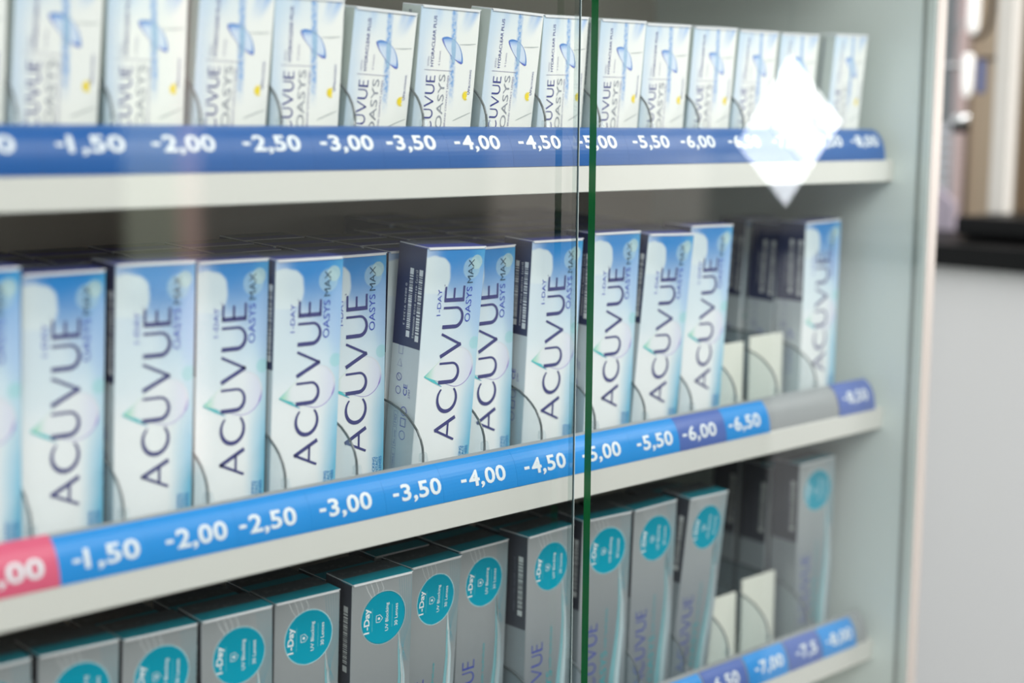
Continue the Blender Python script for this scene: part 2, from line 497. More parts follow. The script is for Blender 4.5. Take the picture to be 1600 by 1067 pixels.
def make_sky():
    W, H, D = 0.0482, 0.1567, 0.0280
    root = carton('contact_lens_box', W, H, D, carton_mats_sky(W, H, D))
    U = lambda u: -(u - .5) * W                              # t value of a baseline at fraction u
    # drop emblem
    c = (0.16 * W, 0.505 * H); r = 0.265 * W; tip = (-0.40 * W, 0.475 * H)
    dx, dz = tip[0] - c[0], tip[1] - c[1]; L = math.hypot(dx, dz); a = math.degrees(math.atan2(dz, dx)); b = math.degrees(math.acos(r / L))
    arc = [(c[0] + r * math.cos(R(q)), c[1] + r * math.sin(R(q))) for q in [a + b + (360 - 2 * b) * i / 40 for i in range(41)]]
    m, t, bs = principled('drop_fill_print', 0.35)
    tc, u, y, v = coords(t, W, H)
    col = mix(t, u.ss(0.30, 0.12), mix(t, u.ss(.6, .95), srgb(236, 241, 243), srgb(222, 226, 242)), srgb(170, 224, 200))
    t.links.new(col, bs.inputs['Base Color'])
    p = P2(); p.poly([tip] + arc, 0)
    m2, t, bs = principled('drop_rim_print', 0.35)
    tc, u, y, v = coords(t, W, H)
    low = v.ss(0.52, 0.47)
    col = mix(t, u.ss(0.25, 0.6), mix(t, low, srgb(214, 232, 218), srgb(96, 204, 208)), mix(t, low, srgb(220, 226, 234), srgb(158, 140, 210)))
    t.links.new(col, bs.inputs['Base Color'])
    e = p.build('drop_emblem', flat(0.00010), [m], root)
    p = P2()
    full = [tip] + arc + [tip]
    wts = [.0002] + [0.0003 + 0.0010 * max(0, math.sin(math.pi * i / 40)) ** 1.5 * (0.3 if i < 14 else 1.0) for i in range(41)] + [.0006]
    p.strip(full, wts)
    p.strip([tip, (tip[0] + .008, tip[1] - .0035), (tip[0] + .015, tip[1] - .0075)], [.0006, .0018, .0004])
    p.build('drop_rim', flat(0.00016), [m2], e)
    # lettering on the front
    p = P2()
    brand(p, 0.195 * H, U(0.69), 0.345 * W, 0.645 * H, 0)
    p.ring((0.845 * H, U(0.335)), .0004, .0002, 12, 0)
    p.text('1-DAY', 0.722 * H, U(0.295), 0.0033, 1, 0.0, width=0.108 * H)
    p.text('OASYS', 0.690 * H, U(0.815), 0.0048, 1, 0.0, width=0.145 * H)
    p.text('MAX', 0.850 * H, U(0.815), 0.0048, 2, 0.0, width=0.098 * H)
    for k, (w_, uu) in enumerate((('UV BLOCKING', .845), ('CONTACT', .90), ('LENSES', .955))):
        p.text(w_, 0.165 * H, U(uu), 0.0020, 3, 0.02, align='R', sx=1.1)
    p.build('lettering', front2(EPS), [navy_ink, blue_ink, slate_ink, cyan_ink], root)
    # left side print
    p = P2()
    zt = -0.90 * H
    barcode(p, -.905 * H, -.615 * H, -.0060, -.0025, 0, 3)
    barcode(p, -.905 * H, -.625 * H, -.0150, -.0115, 0, 5)
    p.text('431009 0102 00000062', -.84 * H, -.0088, 0.0016, 0, width=.215 * H)
    p.text('[LOT]', -.90 * H, -.0088, 0.0016, 0, width=.05 * H)
    p.text('0 88290 91334 3', -.84 * H, -.0185, 0.0016, 0, width=.17 * H)
    p.build('barcode_print', side(W), [white_ink], root)
    p = P2()
    p.text('STERILE', .07 * H, .0180, .0018, 0, sx=1.2); p.text('Rx only', .175 * H, .0180, .0018, 0, sx=1.2); p.text('MD', .262 * H, .0180, .0022, 0, sx=1.3)
    for s0, s1 in ((.06, .155), (.165, .245), (.252, .31)): 
        for tt in (.0170, .0208): p.rect(s0 * H, s1 * H, tt, tt + .0002, 0)
        for ss in (s0, s1): p.rect(ss * H, ss * H + .0002, .0170, .0210, 0)
    p.text('CE', .385 * H, .0098, .0038, 1, .004, sx=1.2); p.text('2797', .378 * H, .0065, .0018, 0, sx=1.2)
    for s0 in (.22, .32): p.ring((s0 * H, .0115), .0028, .0005, 20, 1)
    p.rect(.255 * H, .29 * H, .0088, .0094, 1); p.rect(.255 * H, .29 * H, .0136, .0142, 1); p.rect(.255 * H, .259 * H, .0088, .0142, 1); p.rect(.287 * H, .291 * H, .0088, .0142, 1)
    for s0 in (.40, .455): p.ring((s0 * H, .0185), .0024, .0005, 20, 0)
    p.strip([(.445 * H, .0170), (.465 * H, .0200)], .0003, 0)
    p.strip([(.50 * H, .0165), (.50 * H, .0210), (.53 * H, .0187), (.50 * H, .0165)], .0003, 0)
    p.strip([(.55 * H, .0165), (.55 * H, .0205), (.585 * H, .0205), (.585 * H, .0165), (.55 * H, .0165)], .0003, 0)
    p.build('symbol_print', side_up(W), [mat('periwinkle_print', srgb(108, 112, 176), .4, vary=.05), blue_ink], root)
    return root


def make_silver():
    W, H, D = 0.0471, 0.1553, 0.0280
    root = carton('contact_lens_box', W, H, D, carton_mats_silver(W, H, D))
    U = lambda u: -(u - .5) * W
    c = (0.02 * W, H - 0.0262); r = 0.0172
    m, t, bs = principled('teal_badge_print', 0.4, 0, .2)
    tc, u, y, v = coords(t, W, H)
    t.links.new(mix(t, v.ss(0.70, 0.95), srgb(0, 158, 184), srgb(0, 146, 170)), bs.inputs['Base Color'])
    # sweeping lines
    p = P2()
    for k in range(4):
        a = -0.30 + k * 0.085
        p.strip([(a * W, H * .998), ((a + .06) * W, H * .955), (c[0] - .2 * W + .05 * k * W, c[1] + r * .86)], .00028, 0)
    for k in range(6):
        a = 0.27 + k * 0.04
        p.strip([(a * W, H * .985), ((a + .03 - .004 * k) * W, H * .90), ((a + .05 - .008 * k) * W, H * .80), ((a + .06 - .03 * k) * W, H * .70), ((.44 - .02 * k) * W, H * .62)], .00022, 1)
    x0, z0 = c[0] + r * .72, c[1] - r * .70
    def sweep(dx, wd, mi):
        pts = [(x0, z0), (x0 + (.02 * W) + dx * .25, z0 - .012), (x0 + .055 * W + dx * .6, z0 - .030), (x0 + .045 * W + dx * .8, z0 - .052), (x0 - .02 * W + dx, z0 - .085), (x0 - .06 * W + dx * 1.2, .006)]
        p.strip(pts, wd, mi)
    for k in range(4): sweep(.0016 * k, .0004, 0)
    sweep(-.0012, [.0004, .0016, .0024, .0034, .0052, .0066], 2)
    sweep(.0040, [.0003, .0010, .0018, .0028, .0040, .0046], 3)
    lines = p.build('swoosh_lines', flat(0.00008), [white_ink, mat('faint_teal_print', srgb(120, 172, 186), .4, vary=.05), mat('aqua_print', srgb(132, 190, 198), .35, vary=.2, vscale=60), mat('icy_print', srgb(196, 220, 226), .35, vary=.1)], root)
    p = P2(); p.disc(c, r, 56, 0); p.ring(c, r, .0007, 56, 1)
    badge = p.build('round_badge', flat(0.00014), [m, mat('badge_rim_print', srgb(186, 226, 232), .4, vary=.05)], root)
    p = P2()
    zc = c[1]
    p.text('1-Day', zc, U(.285), .0042, 0, .022, width=.0165, align='C')
    p.text('UV Blocking', zc, U(.60), .0024, 0, .006, width=.0185, align='C')
    p.text('30 Lenses', zc, U(.755), .0024, 0, .006, width=.0145, align='C')
    for uu in (.335, .665): p.rect(zc - .0075, zc + .0075, U(uu), U(uu) + .00022, 1)
    s = [(zc - .0022, U(.40)), (zc + .0022, U(.40)), (zc + .0024, U(.46)), (zc, U(.505)), (zc - .0024, U(.46)), (zc - .0022, U(.40))]
    p.strip(s, .00035, 0); p.disc((zc, U(.445)), .0009, 12, 0)
    p.build('badge_lettering', front2(.0002), [white_ink, mat('aqua_line_print', srgb(120, 206, 216), .4, vary=.05)], badge)
    p = P2()
    brand(p, .085 * H, U(.375), .235 * W, .40 * H, 0, 0.85)
    p.text('OASYS', .10 * H, U(.60), .0062, 1, -.004, width=.235 * H)
    p.text('with hydraluxe', .345 * H, U(.575), .0022, 1, .002, width=.20 * H)
    p.build('lettering', front2(EPS), [mat('indigo_print', srgb(70, 84, 172), .4, vary=.05), teal_ink], root)
    p = P2()
    barcode(p, -.90 * H, -.625 * H, -.0082, -.0038, 0, 11)
    p.text('[LOT] 88290 0211 0000', -.89 * H, -.0125, .0015, 1, width=.25 * H)
    p.build('barcode_print', side(W), [mat('label_white_print', srgb(212, 218, 216), .5, vary=.05), dim_ink], root)
    return root


def make_streak():
    W, H, D = 0.0476, 0.0975, 0.0190
    root = carton('contact_lens_box', W, H, D, carton_mats_streak(W, H, D))
    U = lambda u: -(u - .5) * W
    # lens drawing
    m, t, bs = principled('lens_drawing_print', 0.35)
    tc, u, y, v = coords(t, W, H)
    col = mix(t, v.ss(.765, .81), srgb(212, 226, 243), srgb(120, 168, 226))
    t.links.new(mix(t, v.ss(.69, .65), col, srgb(128, 172, 228)), bs.inputs['Base Color'])
    P0 = (-.115 * W, .802 * H); P1 = (.25 * W, .655 * H)
    def bez(q0, q1, q2, q3, n=14):
        return [tuple((1 - k) ** 3 * q0[i] + 3 * (1 - k) ** 2 * k * q1[i] + 3 * (1 - k) * k * k * q2[i] + k ** 3 * q3[i] for i in (0, 1)) for k in [j / n for j in range(n + 1)]]
    top = bez(P0, (.05 * W, .832 * H), (.25 * W, .775 * H), P1)
    bot = bez(P1, (.12 * W, .662 * H), (-.06 * W, .735 * H), P0)
    p = P2(); p.poly(top + bot[1:-1], 0)
    e = p.build('lens_drawing', flat(.0001), [m], root)
    p = P2()
    p.strip(top, [.0010, .0013, .0012, .0009, .0006, .0004, .0003, .0003, .0003, .0004, .0005, .0006, .0008, .0011, .0012], 0)
    p.strip(bot, [.0010, .0012, .0009, .0005, .0003, .0002, .0002, .0002, .0002, .0002, .0003, .0005, .0007, .0010, .0010], 1)
    p.strip([(.075 * W, .805 * H), (.085 * W, .75 * H), (.095 * W, .70 * H), (.10 * W, .655 * H)], [.0030, .0038, .0030, .0022], 2)
    p.build('lens_rim', flat(.00016), [mid_blue_ink, mat('violet_blue_print', srgb(96, 112, 206), .4, vary=.1), mat('water_print', srgb(168, 204, 234), .35, vary=.2, vscale=300)], e)
    p = P2()
    brand(p, .135 * H, U(.315), .15 * W, .435 * H, 0, 1.0)
    p.text('OASYS', .235 * H, U(.485), .0052, 1, 0.0, width=.345 * H)
    p.text('BRAND CONTACT LENSES', .25 * H, U(.548), .0014, 2, .006, width=.325 * H)
    p.text('WITH', .625 * H, U(.195), .0015, 2, -.004, width=.06 * H)
    p.text('HYDRACLEAR PLUS', .625 * H, U(.265), .0024, 3, .004, width=.315 * H)
    p.text('6 Lenses', .635 * H, U(.375), .0016, 2, -.004, width=.09 * H)
    p.rect(.602 * H, .602 * H + .0003, U(.585), U(.125), 2)
    p.text('UV', .462 * H, U(.925), .0019, 3, .014, width=.036 * H); p.text('BLOCKING', .502 * H, U(.925), .0015, 3, .0, width=.115 * H)
    p.build('lettering', front2(EPS), [deep_ink, grey_ink, violet_ink, deep_ink], root)
    p = P2()
    sc_ = (.36 * W, .452 * H); r1 = .0016
    pts = []
    for i in range(24):
        a = R(60 + 240 * i / 23); rr = .0034 if i % 2 else .0022; pts.append((sc_[0] + rr * math.cos(a), sc_[1] + rr * math.sin(a)))
    for i in range(23): p.poly([pts[i], pts[i + 1], (sc_[0] + r1 * math.cos(R(60 + 240 * (i + 1) / 23)), sc_[1] + r1 * math.sin(R(60 + 240 * (i + 1) / 23))), (sc_[0] + r1 * math.cos(R(60 + 240 * i / 23)), sc_[1] + r1 * math.sin(R(60 + 240 * i / 23)))], 0)
    p.disc((sc_[0] - .0004, sc_[1]), .0015, 20, 0)
    p.build('sun_mark', flat(.00018), [yellow_ink], root)
    p = P2()
    p.strip([(.18 * W, .772 * H), (.33 * W, .775 * H), (.46 * W, .782 * H)], [.0003, .0008, .0004], 0)
    p.strip([(.17 * W, .288 * H), (.22 * W, .298 * H), (.36 * W, .325 * H), (.47 * W, .345 * H)], [.0003, .0008, .0008, .0004], 0)
    p.build('perforation_crease_shade', flat(.00012), [crease_shade_tone], root)
    p = P2(); rnd = random.Random(4)
    for k, tt in enumerate((-.0115, -.0100)):
        s = -.965 * H
        while s < -.56 * H:
            wd = rnd.uniform(.0012, .004); p.rect(s, s + wd, tt, tt + .0007, 0); s += wd + .0005
    p.rect(-.48 * H, -.40 * H, -.0120, -.0117, 0); p.rect(-.48 * H, -.40 * H, -.0092, -.0089, 0); p.rect(-.46 * H, -.42 * H, -.0110, -.0102, 0)
    p.build('fine_print', side(W), [mat('slate_fine_print', srgb(98, 108, 128), .5, vary=.1)], root)
    return root


# ---------------------------------------------------------------- cabinet
SHELF_Z = [-0.0280 + EYE, -0.2344 + EYE, -0.4362 + EYE]
SHELF_NAME = ['top', 'middle', 'bottom']
XL, XR = -0.10, 1.108
cab = empty('display_cabinet', (0.5, 0.66, 0), 'white glass-fronted display cabinet holding three shelves of lens boxes', 'cabinet')
def cpart(name, bm, mats, **k):
    for v in bm.verts: v.co -= Vector((0.5, 0.66, 0))
    return obj(name, bm, mats, cab, **k)
bm = bmesh.new(); add_box(bm, XR, XR + .0125, .6668, .975, 0.05, 1.95, .0008); cpart('side_panel', bm, panel_board)
bm = bmesh.new(); add_box(bm, XR - .0002, XR + .0127, .6650, .6668, 0.05, 1.95, .0006); cpart('edge_band', bm, mat('cream_edge_band', srgb(206, 196, 188), .5, vary=.03))
bm = bmesh.new(); add_box(bm, XL - .0125, XL, .6668, .975, 0.05, 1.95, .0008); cpart('side_panel', bm, panel_board)
bm = bmesh.new(); add_box(bm, XL, XR, .962, .972, 0.05, 1.95); cpart('back_panel', bm, back_board)
bm = bmesh.new(); add_box(bm, XL, XR, .70, .962, 1.93, 1.95); cpart('top_panel', bm, panel_board)
bm = bmesh.new(); add_box(bm, XL - .0125, XR + .0125, .6668, .975, 0, .05); cpart('plinth', bm, panel_board)
for z in SHELF_Z + [SHELF_Z[0] + .2066]:
    bm = bmesh.new()
    prism_x(bm, [(.7004, z - .0175), (.7000, z - .0170), (.7000, z - .0005), (.7004, z), (.7155, z), (.7155, z - .0085), (.9618, z - .0085), (.9618, z - .0175)], XL + .0005, XR - .0008)
    cpart('shelf', bm, white_board)
bm = bmesh.new(); add_box(bm, XR - .0010, XR, .6750, .6785, 0.055, 1.925); cpart('door_seal', bm, mat('grey_green_seal', srgb(150, 160, 154), .6, vary=.1))
# sliding glass doors
def pane(name, x0, x1, y0, y1, edge_left, edge_right):
    bm = bmesh.new(); add_box(bm, x0, x1, y0, y1, .055, 1.925)
    bm.normal_update()
    for f in bm.faces:
        f.material_index = 0 if f.normal.y < -.5 else (3 if f.normal.y > .5 else (1 if f.normal.x < -.5 else 2))
    return cpart(name, bm, [glass, edge_left, edge_right, glass_rear])
d1 = pane('glass_door', .7155, XR - .0008, .668, .674, glass_edge, mat('pale_grey_green_edge', srgb(206, 218, 212), .3, vary=.05))
d1['label'] = 'right sliding pane with a dark green polished edge'
d2 = pane('glass_door', XL + .0008, .7180, .686, .691, glass_edge_pale, glass_end)
for nm_, xa, xb, mm in (('dark_arris', .7172, .7180, mat('dark_glass_arris', srgb(58, 74, 76), .2, vary=.2)), ('arris_glint', .7180, .7184, mat('painted_arris_glint', srgb(214, 228, 226), .2, vary=.1))):  # bright strip is the glint of the pane edge, put into its colour
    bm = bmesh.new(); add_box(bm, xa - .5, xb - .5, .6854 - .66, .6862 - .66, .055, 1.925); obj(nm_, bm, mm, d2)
d2['label'] = 'left sliding pane with a thin pale edge'
bm = bmesh.new(); add_box(bm, XL, XR, .664, .696, .05, .055); cpart('door_track', bm, rail_grey)
bm = bmesh.new(); add_box(bm, XL, XR, .664, .696, 1.925, 1.93); cpart('door_track', bm, rail_grey)

# ---------------------------------------------------------------- trays with curved label rails, dividers, pushers
RA, RB = .0146, .0242                     # depth and height of the curved rail
def rail_pt(t, off=0.0):                  # t in degrees, 0 at the foot; returns (y, dz) on the curve, pushed out by off
    y = .7004 + RA * (1 - math.cos(R(t))); z = RB * math.sin(R(t))
    ny, nz = -math.cos(R(t)) / RA, math.sin(R(t)) / RB
    L = math.hypot(ny, nz)
    return y + ny / L * off, z + nz / L * off
ARC = [0.0]
for i in range(1, 181):
    a, b = rail_pt((i - 1) / 2), rail_pt(i / 2); ARC.append(ARC[-1] + math.hypot(b[0] - a[0], b[1] - a[1]))
def arc_t(s):                             # arc length -> t
    s = max(0, min(s, ARC[-1] - 1e-6))
    for i in range(180):
        if ARC[i + 1] >= s: return (i + (s - ARC[i]) / (ARC[i + 1] - ARC[i])) / 2
    return 90
DIV0, LANE = .6147, .0524
lane_x = lambda k: DIV0 - LANE / 2 + LANE * (k - 4)
SLOPE = [6.0, 3.1, 2.74]
RAIL_END = [1.0945, 1.0960, 1.0990]
def make_tray(sh):
    z = SHELF_Z[sh]
    t = empty('divider_tray', (0.5, .70, z), 'grey %s shelf tray with curved price rail and clear curved dividers' % SHELF_NAME[sh], 'tray')
    def part(name, bm, mats, par=t, **k):
        for v in bm.verts: v.co -= Vector((0.5, .70, z))
        return obj(name, bm, mats, par, **k)
    pr = [rail_pt(a, 0) for a in range(0, 86, 5)]; pr += [rail_pt(a, -.0011) for a in range(85, -1, -5)]
    bm = bmesh.new(); prism_x(bm, [(y, z + dz) for y, dz in pr], XL + .02, RAIL_END[sh]); part('label_rail', bm, rail_grey)
    h = .235 * math.tan(R(SLOPE[sh]))
    bm = bmesh.new(); prism_x(bm, [(.7160, z - .0083), (.955, z - .0083), (.955, z - .0069 + h), (.7160, z - .0069)], XL + .02, RAIL_END[sh]); part('tray_floor', bm, tray_grey)
    prof = [(.7170, .0), (.7170, .0275), (.7176, .0325), (.7195, .0375), (.7228, .0425), (.7270, .0465), (.7325, .0505), (.740, .0540), (.750, .0572), (.765, .0598), (.80, .0625), (.85, .0645), (.945, .066)]
    for j in range(-6, 9):
        x = DIV0 + LANE * j
        if x > RAIL_END[sh] - .002: continue
        bm = bmesh.new()
        prism_x(bm, [(.9455, z)] + [(y + .0004, z + dz - .0003) for y, dz in prof], x - .0006, x + .0006)
        d = part('divider', bm, acrylic)
        bm = bmesh.new()
        n = len(prof)
        out = [(y, z + dz) for y, dz in prof]
        inn = []
        for i in range(n):
            a, b = out[max(i - 1, 0)], out[min(i + 1, n - 1)]; dy, dz = b[0] - a[0], b[1] - a[1]; L = math.hypot(dy, dz)
            inn.append((out[i][0] + dz / L * .0011, out[i][1] - dy / L * .0011))
        for i in range(n - 1): prism_x(bm, [out[i], out[i + 1], inn[i + 1], inn[i]], x - .00055, x + .00055)
        part('dark_edge', bm, acrylic_edge, d)
        bm = bmesh.new()
        prism_x(bm, [(.7150, z + .0235), (.7190, z + .0235), (.7190, z + .0285), (.7180, z + .0292), (.7165, z + .0285)], x - .0022, x + .0022)
        part('clip', bm, acrylic, d)
    if sh > 0:
        for k in (11, 12):
            x = lane_x(k); ht = {1: (.0625, .0655), 2: (.0575, .0655)}[sh][k - 11]
            bm = bmesh.new(); add_box(bm, x - .0222, x + .0222, .7480, .7500, z - .003, z + ht, .0006)
            add_box(bm, x - .012, x + .012, .7500, .790, z - .003, z + .008, .001)
            part('pusher_plate', bm, pusher_white)
    return t
for s in range(3): make_tray(s)

# ---------------------------------------------------------------- price tickets in the rails
TK = {}
for nm, c in (('royal_blue', (34, 90, 156)), ('sky_blue', (42, 140, 212)), ('slate_blue', (82, 106, 172)), ('rose_red', (214, 96, 124))):
    TK[nm] = mat(nm + '_ticket', srgb(*c), 0.3, spec=.3, vary=0.06, vscale=25)
def ticket(sh, txt, xc, x0, x1, colour, label, bot=0.0, top=.0285, mid=.0146, size=.0098, tw=None):
    z = SHELF_Z[sh]
    bm = bmesh.new(); n = 12
    ts = [arc_t(bot + (top - bot) * i / n) for i in range(n + 1)]
    ring = [rail_pt(a, .0007) for a in ts] + [rail_pt(a, .0002) for a in ts[::-1]]
    prism_x(bm, [(y, dz) for y, dz in ring], x0 - xc, x1 - xc)
    o = obj('price_ticket', bm, TK[colour]); o.location = (xc, 0, z)
    tag(o, label, 'price label', 'price labels on the shelf rails')
    p = P2(); p.rect(-tw / 2, -tw / 2 + .0046, size * .34, size * .53)
    p.text(txt[1:], -tw / 2 + .0066, 0, size, 0, .024, width=tw - .0066, res=3, space=1.04)
    def mp(s, t_):
        y, dz = rail_pt(arc_t(mid - size / 2 + t_), .00095); return (s, y, dz)
    p.build('lettering', mp, [ticket_ink], o, cuts=[-.002 + .0013 * i for i in range(10)])
    return o
pad = lambda i: ['-1,00', '-1,50', '-2,00', '-2,50', '-3,00', '-3,50', '-4,00', '-4,50', '-5,00', '-5,50', '-6,00', '-6,50', '-7,00', '-7,50', '-8,00'][i]
topx = [.3265, .3857, .4392, .4947, .5463, .5941, .6471, .7011, .7551, .8092, .8596, .9130, .9660, 1.0187, 1.0693]
for i in range(15):
    a = (topx[i - 1] + topx[i]) / 2 if i else .306
    b = (topx[i] + topx[i + 1]) / 2 if i < 14 else RAIL_END[0] - .0005
    ticket(0, pad(i), topx[i] - .0015, a + .00005, b - .00005, 'royal_blue', 'royal blue price ticket reading %s on the top shelf rail' % pad(i), mid=.0158, size=.0090, top=.0300, tw=.0380)
midx = [.3334, .3876, .4417, .4882, .5432, .598, .6531, .7086, .7634, .8188, .8686, .9220]
bnd = [.306, .3585, .4095, .4650, .5157, .5706, .6165, .6800, .7350, .7910, .8431, .897, .9505]
for i in range(12):
    cn = 'rose_red' if i == 0 else ('slate_blue' if i == 10 else 'sky_blue')
    ticket(1, pad(i), midx[i] - .002, bnd[i] + .00005, bnd[i + 1] - .00005, cn, {'rose_red': 'rose red', 'slate_blue': 'slate blue', 'sky_blue': 'sky blue'}[cn] + ' price ticket reading %s on the middle shelf rail' % pad(i), size=.0098, mid=.0114, top=.0285 if i == 0 else .0255, tw=.0385)
ticket(1, '-8,50', 1.0685, 1.0440, 1.0950, 'slate_blue', 'slate blue price ticket reading -8,50 at the far end of the middle rail', size=.0092, tw=.035, mid=.0140)
lowx = [(.306, .3585), (.3587, .4110), (.4112, .4634), (.4636, .5158), (.5160, .5682), (.5684, .6206), (.6208, .6730), (.6732, .7254), (.7256, .7778), (.7780, .8302), (.8304, .8826)]
for txt, xc, a, b, cn in (('-6,00', .8560, .8310, .8810, 'sky_blue'), ('-6,50', .9050, .8830, .9330, 'slate_blue'), ('-7,00', .9620, .9350, .9856, 'sky_blue'), ('-7,5', 1.0120, .9875, 1.0320, 'slate_blue'), ('-8,00', 1.0580, 1.0335, 1.0815, 'sky_blue')):
    ticket(2, txt, xc, a, b, cn, {'slate_blue': 'slate blue', 'sky_blue': 'sky blue'}[cn] + ' price ticket reading %s on the bottom shelf rail' % txt, size=.0095, top=.0250, mid=.0125, tw=.028 if len(txt) == 4 else .0365)

# ---------------------------------------------------------------- the boxes: lane, x, y, yaw, roll, pitch, dz
ROWS = [
 [(-1, .3275, .7320, 0, 1.2, 6.0, 0), (0, .3774, .7309, -.61, 1.95, 6.08, 0), (1, .4315, .7334, .36, .09, 5.91, 0), (2, .4821, .7308, -1.06, 1.95, 6.13, 0), (3, .5344, .7317, -1.93, .19, 5.94, 0),
  (4, .5878, .7350, -.08, 1.88, 7.26, -.0043), (5, .6395, .7319, -1.16, .99, 6.22, .0001), (6, .6929, .7309, 1.35, 1.53, 6.88, .0006), (7, .7475, .7339, 5.49, -1.38, 5.16, .0002),
  (8, .7996, .7309, 1.71, -.89, 5.79, .0003), (9, .8500, .7323, -1.09, -1.01, 5.30, 0), (10, .9026, .7323, -1.83, -1.04, 5.65, .0003), (11, .9545, .7330, -.49, -.64, 5.72, .0004), (12, 1.0068, .7321, -1.71, -.74, 5.28, .0004), (13, 1.0622, .7225, 2.30, -1.75, 5.72, .0014)],
 [(-1, .3279, .7278, -.11, .39, 3.10, .0045), (0, .3797, .7375, 2.70, .31, 3.61, -.0003), (1, .4318, .7341, -1.29, .65, 3.23, .0016), (2, .4845, .7379, .79, .43, 2.81, -.0003), (3, .5347, .7358, -.47, .26, 3.77, -.0013),
  (4, .5876, .7536, .02, -.56, 2.34, -.0039), (5, .6394, .7312, -.85, 1.54, 4.76, 0), (6, .6929, .7463, -.11, -.67, 2.34, -.0037), (7, .7443, .7381, -1.06, .25, 3.37, -.0005), (8, .7993, .7324, -.04, .35, 2.70, .0023),
  (9, .8490, .7319, -2.30, 1.56, 4.31, -.0009), (10, .9032, .7329, -1.09, .75, 2.92, .0029), (13, 1.0615, .7356, -.69, -1.31, 1.37, -.0004)],
 [(-1, .3285, .7318, -.03, .60, 2.69, .0042), (0, .3779, .7338, -.41, 1.55, 2.72, .0018), (1, .4293, .7354, -.80, 1.09, 2.78, -.0010), (2, .4823, .7319, -3.22, -.37, 2.46, -.0006), (3, .5340, .7366, -2.40, -.11, 2.89, -.0023),
  (4, .5869, .7302, -1.93, -.15, 2.92, -.0002), (5, .6387, .7455, 4.58, 1.39, 3.33, -.0043), (6, .6912, .7498, 1.68, -.03, 2.49, -.0033), (7, .7455, .7365, 2.58, -.50, 1.72, -.0007), (8, .8002, .7350, -5.68, -.45, 2.70, .0013),
  (9, .8525, .7337, -1.06, -1.15, 2.77, .0011), (10, .9009, .7347, 1.36, 1.72, 4.93, .0006), (13, 1.0622, .7325, -2.90, -1.51, 1.33, .0034)]]
KIND = [('pale blue-white streaked', .0476, .0190), ('sky blue and white', .0482, .0280), ('silver', .0471, .0280)]
NTH = ['first', 'second', 'third', 'fourth', 'fifth', 'sixth', 'seventh', 'eighth', 'ninth', 'tenth', 'eleventh', 'twelfth', 'thirteenth', 'fourteenth', 'fifteenth']
ORD = {1: 'second', 2: 'third', 3: 'fourth', 4: 'fifth', 5: 'sixth', 6: 'seventh'}
PROTO = [make_streak(), make_sky(), make_silver()]
FIRST = [True, True, True]
def place(sh, x, y, z, yaw, roll, pitch, label, group):
    src = PROTO[sh]
    if FIRST[sh]: FIRST[sh] = False; o = src
    else:
        o = src.copy(); C.objects.link(o)
        for ch in list(src.children):
            c = ch.copy(); C.objects.link(c); c.parent = o
            for g in list(ch.children):
                d = g.copy(); C.objects.link(d); d.parent = c
    o.location = (x, y, z); o.rotation_euler = (R(pitch), R(roll), R(yaw))
    return tag(o, label, 'box', group)
for sh in range(3):
    kind, W, D = KIND[sh]
    for (k, x, y, yaw, roll, pitch, dz) in ROWS[sh]:
        power = pad(k + 1) if k < 13 else {0: '-8,00', 1: '-8,50', 2: '-8,00'}[sh]
        lift = W / 2 * abs(math.sin(R(roll)))
        nth = NTH[k + 1] if k < 13 else NTH[12]
        if sh == 2: lab = ('silver lens box, %s from the left in the bottom shelf front row' % nth) if k < 13 else 'silver lens box alone at the right end of the bottom shelf front row'
        else: lab = '%s lens box fronting the %s lane on the %s shelf' % (kind, power, SHELF_NAME[sh])
        place(sh, x, y, SHELF_Z[sh] + dz + lift, yaw, roll, pitch, lab, '%s lens boxes on the %s shelf' % (kind, SHELF_NAME[sh]))
        n = {0: 2 if k == 6 else 1, 1: 4 if k < 7 else (7 if k in (7, 10) else 6), 2: 2}[sh]
        if k == 13: n = [1, 3, 3][sh]
        if k < 0: n = 1
        rnd = random.Random(sh * 100 + k)
        for q in range(1, n):
            st = D + (.0050 if k == 13 else .0012) + rnd.uniform(0, .0012)
            y += st / math.cos(R(pitch)) + (0.003 * abs(math.sin(R(yaw))) * 10 if q == 1 else 0)
            if y + D > .955: break
            yaw = 0 if q == 1 else yaw; roll2 = rnd.uniform(-.3, .5)
            xx = lane_x(k) + rnd.uniform(-.0010, .0010)
            zz = SHELF_Z[sh] - .0063 + (y - .7160) * math.tan(R(SLOPE[sh])) + W / 2 * abs(math.sin(R(roll2))) + .0002
            if sh == 2: lab = ('silver lens box right behind the %s bottom shelf front box from the left' % nth) if k < 13 else 'silver lens box %s in the queue at the bottom shelf right end' % ORD[q]
            else: lab = '%s lens box, %s in the %s lane queue, %s shelf' % (kind, ORD[q], power, SHELF_NAME[sh])
            place(sh, xx, y, zz, yaw, roll2, SLOPE[sh], lab, '%s lens boxes on the %s shelf' % (kind, SHELF_NAME[sh]))

# ---------------------------------------------------------------- the room
floor_m = mat('dark_grey_floor', srgb(74, 72, 70), .5, vary=.15, vscale=6)
bm = bmesh.new(); add_box(bm, -2.5, 6, -2.2, 4.5, -.05, 0); structure(obj('floor', bm, floor_m))
